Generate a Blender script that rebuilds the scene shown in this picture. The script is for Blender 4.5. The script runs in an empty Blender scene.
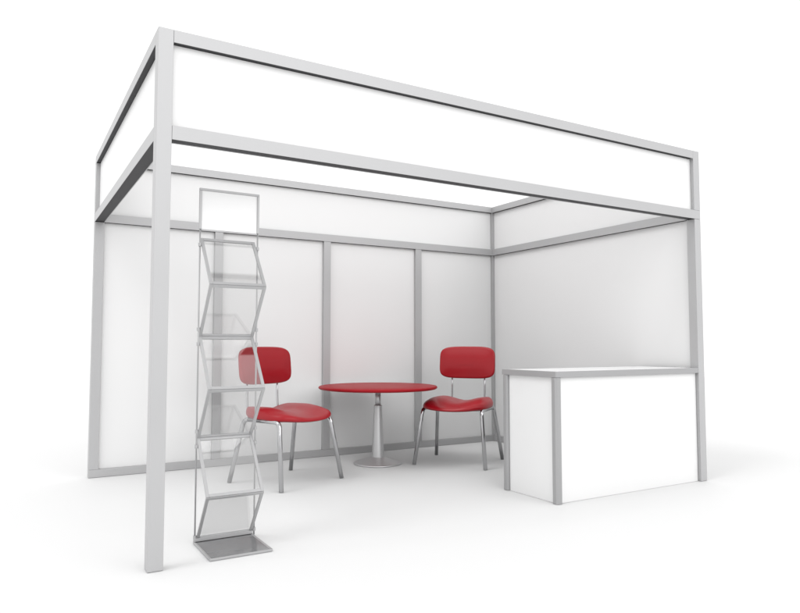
import bpy, bmesh, math
from mathutils import Vector, Matrix

sc = bpy.context.scene
C = sc.collection
PI = math.pi

# ------------------------------------------------------------------ camera
cam_d = bpy.data.cameras.new('camera')
cam = bpy.data.objects.new('camera', cam_d)
C.objects.link(cam)
cam.location = (-0.5741, -3.1909, 1.0204)
cam.rotation_euler = (PI/2 + 0.0577, 0.0, -0.5343)
cam_d.sensor_width = 36.0
cam_d.lens = 36.0*665.72/800.0
cam_d.clip_start = 0.05
cam_d.clip_end = 2000
sc.camera = cam

# ------------------------------------------------------------------ light
world = bpy.data.worlds.new('World')
sc.world = world
world.use_nodes = True
bg = world.node_tree.nodes['Background']
bg.inputs['Color'].default_value = (1, 1, 1, 1)
bg.inputs['Strength'].default_value = 1.16

def softbox(name, loc, target, size, power):
    d = bpy.data.lights.new(name, 'AREA')
    d.shape = 'RECTANGLE'; d.size = size[0]; d.size_y = size[1]; d.energy = power
    o = bpy.data.objects.new(name, d); C.objects.link(o)
    o.location = loc
    o.rotation_euler = (Vector(target)-Vector(loc)).to_track_quat('-Z', 'Y').to_euler()
    return o
CTR = Vector((2, 1, 1))
softbox('softbox_side', CTR + Vector((-0.60, -0.06, 0.84)).normalized()*80, CTR, (28, 28), 15500)
softbox('softbox_front', CTR + Vector((0.05, -0.85, 0.50)).normalized()*60, CTR, (70, 44), 13500)
sc.render.engine = 'CYCLES'
sc.cycles.diffuse_bounces = 1

sc.view_settings.view_transform = 'Standard'
sc.view_settings.look = 'None'
sc.view_settings.exposure = 0.0
sc.view_settings.gamma = 1.0

# ------------------------------------------------------------------ materials
def mat(name, col, rough=0.5, metal=0.0, coat=0.0, coat_rough=0.1, spec=0.5, var=0.0, scale=4.0, bump=0.0, bscale=200.0, stretch=None):
    m = bpy.data.materials.new(name); m.use_nodes = True
    nt = m.node_tree; N = nt.nodes; L = nt.links
    p = N['Principled BSDF']
    p.inputs['Base Color'].default_value = (*col, 1)
    p.inputs['Roughness'].default_value = rough
    p.inputs['Metallic'].default_value = metal
    p.inputs['Coat Weight'].default_value = coat
    p.inputs['Coat Roughness'].default_value = coat_rough
    p.inputs['Specular IOR Level'].default_value = spec
    tc = N.new('ShaderNodeTexCoord'); mp = N.new('ShaderNodeMapping')
    L.new(tc.outputs['Object'], mp.inputs['Vector'])
    if stretch: mp.inputs['Scale'].default_value = stretch
    if var > 0:
        nz = N.new('ShaderNodeTexNoise'); nz.inputs['Scale'].default_value = scale; nz.inputs['Detail'].default_value = 5
        L.new(mp.outputs[0], nz.inputs['Vector'])
        rp = N.new('ShaderNodeValToRGB')
        rp.color_ramp.elements[0].position = 0.3; rp.color_ramp.elements[1].position = 0.7
        rp.color_ramp.elements[0].color = (*[c*(1-var) for c in col], 1)
        rp.color_ramp.elements[1].color = (*[min(1, c*(1+var)) for c in col], 1)
        L.new(nz.outputs['Fac'], rp.inputs['Fac']); L.new(rp.outputs['Color'], p.inputs['Base Color'])
        mr = N.new('ShaderNodeMapRange'); mr.inputs['To Min'].default_value = rough*0.85; mr.inputs['To Max'].default_value = min(1, rough*1.15)
        L.new(nz.outputs['Fac'], mr.inputs['Value']); L.new(mr.outputs[0], p.inputs['Roughness'])
    if bump > 0:
        nb = N.new('ShaderNodeTexNoise'); nb.inputs['Scale'].default_value = bscale; nb.inputs['Detail'].default_value = 3
        L.new(mp.outputs[0], nb.inputs['Vector'])
        b = N.new('ShaderNodeBump'); b.inputs['Strength'].default_value = bump; b.inputs['Distance'].default_value = 0.002
        L.new(nb.outputs['Fac'], b.inputs['Height']); L.new(b.outputs[0], p.inputs['Normal'])
    return m

M_floor = mat('studio_floor', (0.735, 0.735, 0.735), 0.6, spec=0.15)
M_panel = mat('white_laminate', (0.81, 0.81, 0.81), 0.4, spec=0.3, var=0.006, scale=1.2)
M_alu   = mat('satin_aluminium', (0.455, 0.455, 0.46), 0.42, metal=0.25, var=0.02, scale=2.0)
M_beam_shade  = mat('painted_beam_shade', (0.075, 0.075, 0.078), 0.7, spec=0.2)  # shade under the top and lower rails, painted as near-black colour
M_alu2  = mat('counter_aluminium', (0.36, 0.36, 0.365), 0.4, metal=0.25, var=0.02, scale=2.0)
M_chrome= mat('brushed_chrome', (0.50, 0.50, 0.51), 0.16, metal=1.0, var=0.03, scale=6.0)
M_steel = mat('brushed_steel', (0.56, 0.56, 0.565), 0.36, metal=0.65, var=0.03, scale=8.0, stretch=(1, 1, 0.1))
M_red   = mat('red_leatherette', (0.34, 0.005, 0.012), 0.36, spec=0.32, coat=0.10, coat_rough=0.14, var=0.03, scale=9.0, bump=0.12, bscale=420)
M_redt  = mat('red_lacquer', (0.32, 0.006, 0.012), 0.45, spec=0.15, coat=0.03, coat_rough=0.12, var=0.02, scale=3.0)
M_black = mat('dark_underside', (0.03, 0.03, 0.032), 0.6)
M_stand = mat('silver_paint', (0.43, 0.43, 0.435), 0.36, metal=0.35, var=0.02, scale=6.0)
M_plate = mat('grey_base_plate', (0.22, 0.22, 0.225), 0.15, metal=0.3, var=0.02, scale=5.0)
M_card  = mat('white_display_board', (0.9, 0.9, 0.9), 0.35, spec=0.3)

def glass(name, tint, refl):
    m = bpy.data.materials.new(name); m.use_nodes = True
    nt = m.node_tree; N = nt.nodes; L = nt.links
    N.remove(N['Principled BSDF']); out = N['Material Output']
    tr = N.new('ShaderNodeBsdfTransparent'); tr.inputs['Color'].default_value = (tint, tint, tint, 1)
    gl = N.new('ShaderNodeBsdfGlossy'); gl.inputs['Roughness'].default_value = 0.04; gl.inputs['Color'].default_value = (.95, .95, .95, 1)
    lw = N.new('ShaderNodeLayerWeight'); lw.inputs['Blend'].default_value = 0.5
    pw = N.new('ShaderNodeMath'); pw.operation = 'POWER'; pw.inputs[1].default_value = 3.0
    L.new(lw.outputs['Facing'], pw.inputs[0])
    ad = N.new('ShaderNodeMath'); ad.operation = 'ADD'; ad.inputs[1].default_value = refl; ad.use_clamp = True
    L.new(pw.outputs[0], ad.inputs[0])
    mx = N.new('ShaderNodeMixShader')
    L.new(ad.outputs[0], mx.inputs[0]); L.new(tr.outputs[0], mx.inputs[1]); L.new(gl.outputs[0], mx.inputs[2])
    L.new(mx.outputs[0], out.inputs['Surface'])
    return m
M_glass = glass('clear_acrylic', 0.93, 0.10)

# ------------------------------------------------------------------ helpers
def link(name, bm, mats, parent=None, smooth=False, bevel=0.0, seg=2):
    me = bpy.data.meshes.new(name)
    bmesh.ops.recalc_face_normals(bm, faces=bm.faces)
    bm.to_mesh(me); bm.free()
    for m in (mats if isinstance(mats, (list, tuple)) else [mats]): me.materials.append(m)
    o = bpy.data.objects.new(name, me); C.objects.link(o)
    if parent is not None: o.parent = parent
    if smooth:
        for p in me.polygons: p.use_smooth = True
    if bevel > 0:
        b = o.modifiers.new('bevel', 'BEVEL'); b.width = bevel; b.segments = seg; b.limit_method = 'ANGLE'; b.angle_limit = math.radians(40)
        b.harden_normals = True
        for p in me.polygons: p.use_smooth = True
    return o

def add_box(bm, lo, hi, recess_dirs=(), smat=1, inset=0.004, depth=0.004):
    """box from lo to hi; slots = outward directions whose face carries a recess in the second material"""
    vs = [bm.verts.new((x, y, z)) for x in (lo[0], hi[0]) for y in (lo[1], hi[1]) for z in (lo[2], hi[2])]
    idx = {'-x': (0, 1, 3, 2), '+x': (4, 6, 7, 5), '-y': (0, 4, 5, 1), '+y': (2, 3, 7, 6), '-z': (0, 2, 6, 4), '+z': (1, 5, 7, 3)}
    fs = {k: bm.faces.new([vs[i] for i in v]) for k, v in idx.items()}
    bm.normal_update()
    for k in recess_dirs:
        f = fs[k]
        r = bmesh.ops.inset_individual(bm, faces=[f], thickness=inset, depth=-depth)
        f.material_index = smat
    return bm

def box(name, lo, hi, m, parent=None, bevel=0.0015, recess_dirs=(), inset=0.004, depth=0.004):
    bm = bmesh.new(); add_box(bm, lo, hi, recess_dirs, 1, inset, depth)
    return link(name, bm, [m, M_beam_shade] if recess_dirs else m, parent, bevel=bevel)

def add_tube(bm, pts, r, n=14, cap=True):
    pts = [Vector(p) for p in pts]
    rs = r if isinstance(r, (list, tuple)) else [r]*len(pts)
    up = Vector((0, 0, 1)); prev = None; rings = []
    for i, p in enumerate(pts):
        t = (pts[min(i+1, len(pts)-1)] - pts[max(i-1, 0)]).normalized()
        if prev is None:
            a = t.orthogonal().normalized() if abs(t.dot(up)) > .99 else t.cross(up).normalized()
        else:
            a = (prev - t*prev.dot(t)).normalized()
        prev = a; b = t.cross(a)
        rings.append([bm.verts.new(p + (a*math.cos(2*PI*k/n) + b*math.sin(2*PI*k/n))*rs[i]) for k in range(n)])
    for i in range(len(rings)-1):
        for k in range(n):
            bm.faces.new((rings[i][k], rings[i][(k+1) % n], rings[i+1][(k+1) % n], rings[i+1][k]))
    if cap:
        bm.faces.new(rings[0][::-1]); bm.faces.new(rings[-1])
    return bm

def add_lathe(bm, prof, n=96, c=(0, 0)):
    rings = []
    for r, z in prof:
        if r < 1e-6: rings.append([bm.verts.new((c[0], c[1], z))])
        else: rings.append([bm.verts.new((c[0]+r*math.cos(2*PI*k/n), c[1]+r*math.sin(2*PI*k/n), z)) for k in range(n)])
    for A, B in zip(rings, rings[1:]):
        for k in range(n):
            a, b = A[k % len(A)], A[(k+1) % len(A)]; c_, d = B[(k+1) % len(B)], B[k % len(B)]
            l = []
            for v in (a, b, c_, d):
                if v not in l: l.append(v)
            if len(l) >= 3: bm.faces.new(l)
    return bm

def bend(pts, r, n=6):
    """polyline with rounded corners"""
    P = [Vector(p) for p in pts]; out = [P[0]]
    for a, b, c in zip(P, P[1:], P[2:]):
        d1 = (a-b).normalized(); d2 = (c-b).normalized()
        s = b + d1*r; e = b + d2*r
        for k in range(n+1):
            t = k/n; out.append(s*(1-t)**2 + b*2*t*(1-t) + e*t*t)
    out.append(P[-1]); return out

def thing(name, label, cat, loc=(0, 0, 0), rotz=0, group=None):
    o = bpy.data.objects.new(name, None); C.objects.link(o)
    o.location = loc; o.rotation_euler = (0, 0, rotz); o.empty_display_size = 0.1
    o['label'] = label; o['category'] = cat
    if group: o['group'] = group
    return o

# ------------------------------------------------------------------ floor
bm = bmesh.new()
bmesh.ops.create_circle(bm, cap_ends=True, radius=22, segments=96)
fl = link('floor', bm, M_floor); fl['kind'] = 'structure'

# ------------------------------------------------------------------ exhibition booth
W, D, H = 4.0, 2.532, 2.513
HJ, HB = 2.052, 1.984           # lower ring beam, top and underside
T = 0.0697; B = 0.062
G = 0.0008                      # hairline joint between profiles
booth = thing('exhibition_booth', 'white shell scheme exhibition booth with silver frame, open top and blank fascia boards', 'booth')
def post(x, y, z0, z1, recess_dirs=()): return box('post', (x, y, z0), (x+T, y+T, z1), M_alu, booth, recess_dirs=recess_dirs)
def beamx(x0, x1, y, z0, z1, recess_dirs=('-z',)): return box('beam', (x0, y, z0), (x1, y+T, z1), M_alu, booth, recess_dirs=recess_dirs)  # underside recess coloured dark to stand in for shade
def beamy(x, y0, y1, z0, z1, recess_dirs=('-z',)): return box('beam', (x, y0, z0), (x+T, y1, z1), M_alu, booth, recess_dirs=recess_dirs)
# posts
post(0, 0, 0.002, H)                                               # front corner, full height
post(W-T, 0, 0.002, HB-G); post(W-T, 0, HJ+G, H)                   # other front corner, broken by the rail
post(0, D-T, B+G, HB-G); post(0, D-T, HJ+G, H-B-G)                 # rear corner on the open side
post(W-T, D-T, B+G, HB-G); post(W-T, D-T, HJ+G, H-B-G)             # rear inner corner
PX = (0.975, 1.985, 2.99)
for x in PX: post(x-T/2, D-T, B+G, HB-G)
# top ring
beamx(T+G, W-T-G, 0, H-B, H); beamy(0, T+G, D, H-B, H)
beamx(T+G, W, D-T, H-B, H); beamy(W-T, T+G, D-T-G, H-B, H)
# lower ring
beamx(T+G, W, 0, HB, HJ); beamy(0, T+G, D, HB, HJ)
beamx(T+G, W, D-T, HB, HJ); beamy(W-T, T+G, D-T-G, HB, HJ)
# floor rails
beamx(0, W, D-T, 0.002, B, ()); beamy(W-T, T+G, D-T-G, 0.002, B, ())
# panels, let into the middle of the profiles
t0, t1 = 0.030, 0.040
def pan_x(x0, x1, y, z0, z1, n): return box(n, (x0, y+t0, z0), (x1, y+t1, z1), M_panel, booth, bevel=0)
def pan_y(x, y0, y1, z0, z1, n): return box(n, (x+t0, y0, z0), (x+t1, y1, z1), M_panel, booth, bevel=0)
e = 0.0005
pan_x(T+e, W-T-e, 0, HJ+e, H-B-e, 'fascia_panel')
pan_y(0, T+e, D-T-e, HJ+e, H-B-e, 'fascia_panel')
pan_x(T+e, W-T-e, D-T, HJ+e, H-B-e, 'fascia_panel')
pan_y(W-T, T+e, D-T-e, HJ+e, H-B-e, 'fascia_panel')
xs = [T/2] + list(PX) + [W-T/2]
for a, b in zip(xs, xs[1:]):
    pan_x(a+T/2+e, b-T/2-e, D-T, B+e, HB-e, 'wall_panel')
pan_y(W-T, T+e, D-T-e, B+e, HB-e, 'wall_panel')

# ------------------------------------------------------------------ counter
cx0, cx1, cy0, cy1, CH = 2.482, W-T-0.002, 0.0, 0.545, 0.848
CE = 0.038
cnt = thing('display_counter', 'low white box counter with silver corner posts at the open front of the booth', 'counter', (cx0, cy0, 0))
def octpost(x, y, s=0.053, c=0.012):
    bm = bmesh.new()
    pr = [(c, 0), (s-c, 0), (s, c), (s, s-c), (s-c, s), (c, s), (0, s-c), (0, c)]
    lo = [bm.verts.new((x+a, y+b, 0.002)) for a, b in pr]; hi = [bm.verts.new((x+a, y+b, CH-CE-0.0012)) for a, b in pr]
    for k in range(8): bm.faces.new((lo[k], lo[(k+1) % 8], hi[(k+1) % 8], hi[k]))
    bm.faces.new(lo[::-1]); bm.faces.new(hi)
    return link('post', bm, M_alu2, cnt, bevel=0.001)
cw, cd = cx1-cx0, cy1-cy0; s = 0.053
octpost(0, 0.004); octpost(0, cd-s); octpost(cw-s, cd-s)
box('front_panel', (s+.0005, 0.026, 0.0015), (cw-.001, 0.036, CH-CE-.001), M_panel, cnt, bevel=0)
box('side_panel', (0.022, 0.004+s+.0005, 0.0015), (0.032, cd-s-.0005, CH-CE-.001), M_panel, cnt, bevel=0)
# edge profile round the top: mitred front corner with a chamfer
bm = bmesh.new(); c = 0.008
outer = [(c, 0), (cw, 0), (cw, cd), (0, cd), (0, c)]
inn = 0.020
inner = [(inn+.006, inn), (cw-inn, inn), (cw-inn, cd-inn), (inn, cd-inn), (inn, inn+.006)]
zb, zt = CH-CE, CH
V = {}
for nm, ring in (('o', outer), ('i', inner)):
    for zn, z in (('b', zb), ('t', zt)): V[nm+zn] = [bm.verts.new((a, b, z)) for a, b in ring]
for k in range(5):
    j = (k+1) % 5
    bm.faces.new((V['ob'][k], V['ob'][j], V['ot'][j], V['ot'][k])); bm.faces.new((V['it'][k], V['it'][j], V['ib'][j], V['ib'][k]))
    bm.faces.new((V['ot'][k], V['ot'][j], V['it'][j], V['it'][k])); bm.faces.new((V['ib'][k], V['ib'][j], V['ob'][j], V['ob'][k]))
link('edge_profile', bm, M_alu2, cnt, bevel=0.001)
bm = bmesh.new()
lo = [bm.verts.new((a, b, zt-0.018)) for a, b in [(inn+.0065, inn+.0005), (cw-inn-.0005, inn+.0005), (cw-inn-.0005, cd-inn-.0005), (inn+.0005, cd-inn-.0005), (inn+.0005, inn+.0065)]]
hi = [bm.verts.new((v.co.x, v.co.y, zt-0.001)) for v in lo]
for k in range(5): bm.faces.new((lo[k], lo[(k+1) % 5], hi[(k+1) % 5], hi[k]))
bm.faces.new(lo[::-1]); bm.faces.new(hi)
link('counter_top', bm, M_panel, cnt)

# ------------------------------------------------------------------ round table
tb = thing('round_table', 'round red bistro table on a silver trumpet pedestal between the two chairs', 'table', (2.219, 1.904, 0))
R = 0.514; zt = 0.668; th = 0.030
bm = bmesh.new()
prof = [(0, zt-th), (R-0.035, zt-th), (R-0.012, zt-th+0.004)]
for k in range(9):
    a = -PI/2*0.75 + k/8*(PI*0.875); prof.append((R-0.011+0.011*math.cos(a), zt-0.013+0.011*math.sin(a)))
prof += [(R-0.016, zt), (R*0.5, zt), (0, zt)]
add_lathe(bm, prof, 160)
o = link('table_top', bm, M_redt, tb, smooth=True)
bm = bmesh.new()
prof = [(0, 0.001), (0.2053, 0.001), (0.2089, 0.004), (0.2089, 0.010), (0.2044, 0.014)]
for k in range(1, 13):
    t = k/12; prof.append((0.2044 + (0.0637-0.2044)*t, 0.014 + 0.044*(t**1.05)))
prof += [(0.050, 0.0605), (0, 0.0605)]
add_lathe(bm, prof, 128); link('base', bm, M_steel, tb, smooth=True)
bm = bmesh.new()
add_lathe(bm, [(0, 0.055), (0.0545, 0.055), (0.0345, 0.47), (0.0332, 0.487), (0.0345, 0.489), (0.0345, 0.497), (0.0319, 0.50), (0, 0.50)], 64)
link('pedestal', bm, M_steel, tb, smooth=True, bevel=0.001)
bm = bmesh.new()
add_lathe(bm, [(0, 0.49), (0.0235, 0.49), (0.0235, zt-th-0.008), (0.0235, zt-th-0.008)], 48)
link('column', bm, M_steel, tb, smooth=True)
bm = bmesh.new(); add_lathe(bm, [(0, zt-th-0.006), (0.07, zt-th-0.006), (0.07, zt-th), (0, zt-th)], 48)
link('mounting_plate', bm, M_steel, tb)

# ------------------------------------------------------------------ chairs (local: +y is the way the sitter faces, x to the sitter's right)
def rrect(a, b, r, n=10):
    out = []
    for cx_, cy_, s0 in ((a-r, b-r, 0), (-a+r, b-r, PI/2), (-a+r, -b+r, PI), (a-r, -b+r, 3*PI/2)):
        for k in range(n+1):
            t = s0 + k/n*PI/2; out.append((cx_+r*math.cos(t), cy_+r*math.sin(t)))
    return out

def superell(a, b, p, n):
    out = []
    for k in range(n):
        t = 2*PI*(k+0.5)/n; c_, s_ = math.cos(t), math.sin(t)
        out.append((a*math.copysign(abs(c_)**(2/p), c_), b*math.copysign(abs(s_)**(2/p), s_)))
    return out

def pad(bm, ring, prof, fz, swap, flat=1.0):
    """cushion: contour ring scaled / offset by profile (inset s, height h); fz(x,y) lifts the surface"""
    rings = []
    N = len(ring)
    for sc_, h in prof:
        row = []
        for (x, y) in ring:
            X, Y = x*sc_[0], y*sc_[1]
            k_ = flat + (1-flat)*min(1, max(0, h/0.05))
            row.append(bm.verts.new(swap(X, Y, h + fz(X, Y)*k_)))
        rings.append(row)
    for A, Bq in zip(rings, rings[1:]):
        for k in range(N): bm.faces.new((A[k], A[(k+1) % N], Bq[(k+1) % N], Bq[k]))
    for row in (rings[0], rings[-1]): bm.faces.new(row if row is rings[-1] else row[::-1])
    return rings

def seat_mesh():
    bm = bmesh.new()
    a, b = 0.290, 0.275
    ring = superell(a, b, 3.0, 72)
    def fz(x, y):
        u = x/a; v = y/b
        z = 0.040*math.sin(min(1, abs(u)/0.78)*PI/2)**2*(1.0 - 0.6*max(0, v)) - 0.012
        if v > 0.0: z -= 0.034*v**2
        z -= 0.034*(max(0, abs(u)-0.70)/0.30)**2
        return z
    th = 0.054
    prof = []
    def S(i): return ((a-i)/a, (b-i)/b)
    for i in (0.20, 0.15, 0.10, 0.05, 0.02): prof.append((S(i), 0.0))
    for k in range(0, 11):
        t = -PI/2 + k/10*PI
        prof.append((S(0.018*(1-math.cos(t))), 0.004+th/2*(1+math.sin(t)) - 0.004*(k == 0)))
    for i in (0.03, 0.05, 0.08, 0.12, 0.16, 0.20, 0.24): prof.append((S(i), 0.004+th + 0.008*min(1, (i-0.018)/0.10)))
    # drop centre duplicates by closing with small ring
    pad(bm, ring, [(s_, h) for s_, h in prof], fz, lambda x, y, z: (x, y+0.022, 0.4735+z), 0.35)
    bmesh.ops.recalc_face_normals(bm, faces=bm.faces)
    bm.normal_update()
    for f in bm.faces:
        if f.normal.z < -0.9: f.material_index = 1
    return bm

def back_mesh():
    bm = bmesh.new()
    a, b = 0.262, 0.141
    ring = [(x, y + (0.007*(1-(x/a)**2) if y > 0 else -0.003*(1-(x/a)**2))) for x, y in superell(a, b, 5.0, 96)]
    th = 0.040
    prof = []
    def S(i): return ((a-i)/a, (b-i)/b)
    for i in (0.12, 0.09, 0.06, 0.03): prof.append((S(i), -0.001*0))
    for k in range(0, 13):
        t = -PI/2 + k/12*PI
        prof.append((S(0.016*(1-math.cos(t))), th/2*(1+math.sin(t))))
    for i in (0.03, 0.05, 0.07, 0.09, 0.115): prof.append((S(i), th + 0.020*math.sin(min(1, (i-0.016)/0.11)*PI/2)))
    cz = 0.857; cy = -0.262
    def sw(x, y, h):   # y -> up, h -> forward; backrest leans back a little and wraps round the sitter
        return (x, cy + h - 0.02 - 0.10*y + 0.30*x*x, cz + y + 0.10*h)
    pad(bm, ring, prof, lambda x, y: 0.0, sw)
    return bm

def make_chair():
    t = thing('chair', '', 'chair', group='red chairs at the round table')
    link('seat', seat_mesh(), [M_red, M_black], t, smooth=True)
    link('backrest', back_mesh(), M_red, t, smooth=True)
    r = 0.0165
    zr = 0.467
    for sx in (1, -1):
        bm = bmesh.new()
        pts = bend([(sx*.313, .277, .002), (sx*.262, .198, zr+.004), (sx*.262, -.178, zr+.004), (sx*.313, -.277, .002)], .05, 8)
        # side frame: front leg, rail under the cushion, rear leg, one bent tube
        h = len(pts)//2
        front = pts[:h+1]; rear = pts[h:]
        add_tube(bm, front, r, 16); link('leg', bm, M_chrome, t, smooth=True)
        bm = bmesh.new(); add_tube(bm, rear, r, 16); link('leg', bm, M_chrome, t, smooth=True)
        bm = bmesh.new()
        add_tube(bm, bend([(sx*.155, -.02, .464), (sx*.155, -.262, .462), (sx*.155, -.275, .60), (sx*.155, -.284, .83)], .045, 7), .0085, 12)
        link('back_support', bm, M_chrome, t, smooth=True)
    bm = bmesh.new()
    add_tube(bm, [(-.262, .12, .467), (.262, .12, .467)], .010, 12)
    add_tube(bm, [(-.262, -.10, .467), (.262, -.10, .467)], .010, 12)
    link('cross_bar', bm, M_chrome, t, smooth=True)
    return t

ch1 = make_chair()
def place(o, x, y, th):
    o.location = (x, y, 0); o.rotation_euler = (0, 0, th - PI/2)
place(ch1, 1.277, 1.618, -1.173)
ch1['label'] = 'red padded chair on chrome legs behind the brochure stand, left of the round table'
ch2 = ch1.copy(); C.objects.link(ch2)
for c_ in list(ch1.children):
    k = c_.copy(); C.objects.link(k); k.parent = ch2
place(ch2, 2.863, 1.602, -2.509)
ch2['label'] = 'red padded chair on chrome legs between the round table and the counter'

# ------------------------------------------------------------------ zigzag brochure stand
bs = thing('brochure_stand', 'tall silver zigzag brochure stand with clear acrylic shelves and blank white header board', 'brochure stand', (0.29, 0.335, 0))
xl, xr = 0.0, 0.312            # rods, local coordinates
yF, yN, yB = -0.175, 0.030, 0.355
def rod(x):
    bm = bmesh.new(); add_tube(bm, [(x, 0, 0.006), (x, 0, 1.845)], 0.0042, 12)
    return link('rod', bm, M_stand, bs, smooth=True)
rod(xl); rod(xr)
def zframe(p, q, node=None):
    """glazed flat frame spanning the two rods between the (y,z) points p and q"""
    (y0, z0), (y1, z1) = p, q
    d = Vector((0, y1-y0, z1-z0)); Ln = d.length; d.normalize()
    n = Vector((1, 0, 0)).cross(d)
    w, tk = 0.016, 0.010
    x0, x1 = xl+0.008, xr-0.008
    def P(x, s, h): return Vector((x, y0, z0)) + d*s + n*h
    bm = bmesh.new()
    def bar(xa, xb, sa, sb):
        v = [bm.verts.new(P(x, s_, h)) for x in (xa, xb) for s_ in (sa, sb) for h in (-tk/2, tk/2)]
        for f in ((0, 1, 3, 2), (4, 6, 7, 5), (0, 4, 5, 1), (2, 3, 7, 6), (0, 2, 6, 4), (1, 5, 7, 3)): bm.faces.new([v[i] for i in f])
    bar(x0, x0+w, 0, Ln); bar(x1-w, x1, 0, Ln)
    bar(x0+w, x1-w, 0, w); bar(x0+w, x1-w, Ln-w, Ln)
    f = link('shelf_frame', bm, M_stand, bs, bevel=0.0012)
    bm = bmesh.new()
    v = [bm.verts.new(P(x, s_, h)) for x in (x0+w, x1-w) for s_ in (w, Ln-w) for h in (-0.0015, 0.0015)]
    for ff in ((0, 1, 3, 2), (4, 6, 7, 5), (0, 4, 5, 1), (2, 3, 7, 6), (0, 2, 6, 4), (1, 5, 7, 3)): bm.faces.new([v[i] for i in ff])
    link('acrylic_sheet', bm, M_glass, f)
    return f
N0, F1, N1, F2, N2, F3, N3 = 0.022, 0.268, 0.535, 0.797, 1.064, 1.325, 1.585
segs = [((yN-.02, N0), (yF, F1)), ((yF, F1), (yN, N1)), ((yN, N1), (yF, F2)), ((yF, F2), (yN, N2)), ((yN, N2), (yF, F3)), ((yF, F3), (yN, N3))]
g = 0.006
fr = []
for k, (p, q) in enumerate(segs):
    fr.append(zframe(p, q))
# clamps where the frames cross the rods
def zcross(p, q): return p[1] + (q[1]-p[1])*(0-p[0])/(q[0]-p[0])
for k, (p, q) in enumerate(segs):
    z = zcross(p, q)
    for x in (xl, xr):
        bm = bmesh.new(); add_tube(bm, [(x, 0, z-0.009), (x, 0, z+0.009)], 0.0085, 14)
        s2 = 1 if x == xl else -1
        add_tube(bm, [(x, 0, z), (x+s2*0.010, 0, z)], 0.004, 10)
        link('clamp', bm, M_stand, bs, smooth=True, bevel=0.001)
# base plate with raised rim
bm = bmesh.new()
y0, y1 = -0.318, 0.012; x0, x1 = -0.006, 0.303
add_box(bm, (x0, y0, 0.002), (x1, y1, 0.014), recess_dirs=('+z',), inset=0.014, depth=0.003)
link('base_plate', bm, [M_stand, M_plate], bs, bevel=0.0012)
bm = bmesh.new(); add_box(bm, (x0, -0.010, 0.0145), (x1, 0.010, 0.030))
link('base_rail', bm, M_stand, bs, bevel=0.0015)
# header
bm = bmesh.new()
add_box(bm, (xl-.006, -.008, 1.836), (xr+.006, .008, 1.848)); add_box(bm, (xl+.0045, -.005, 1.622), (xr-.0045, .005, 1.630))
add_box(bm, (xl-.006, -.008, 1.630), (xl+.006, .008, 1.8355)); add_box(bm, (xr-.006, -.008, 1.630), (xr+.006, .008, 1.8355))
hf = link('header_frame', bm, M_stand, bs, bevel=0.001)
bm = bmesh.new(); add_box(bm, (xl+.0065, -.003, 1.6305), (xr-.0065, .003, 1.8355)); link('header_board', bm, M_card, hf)
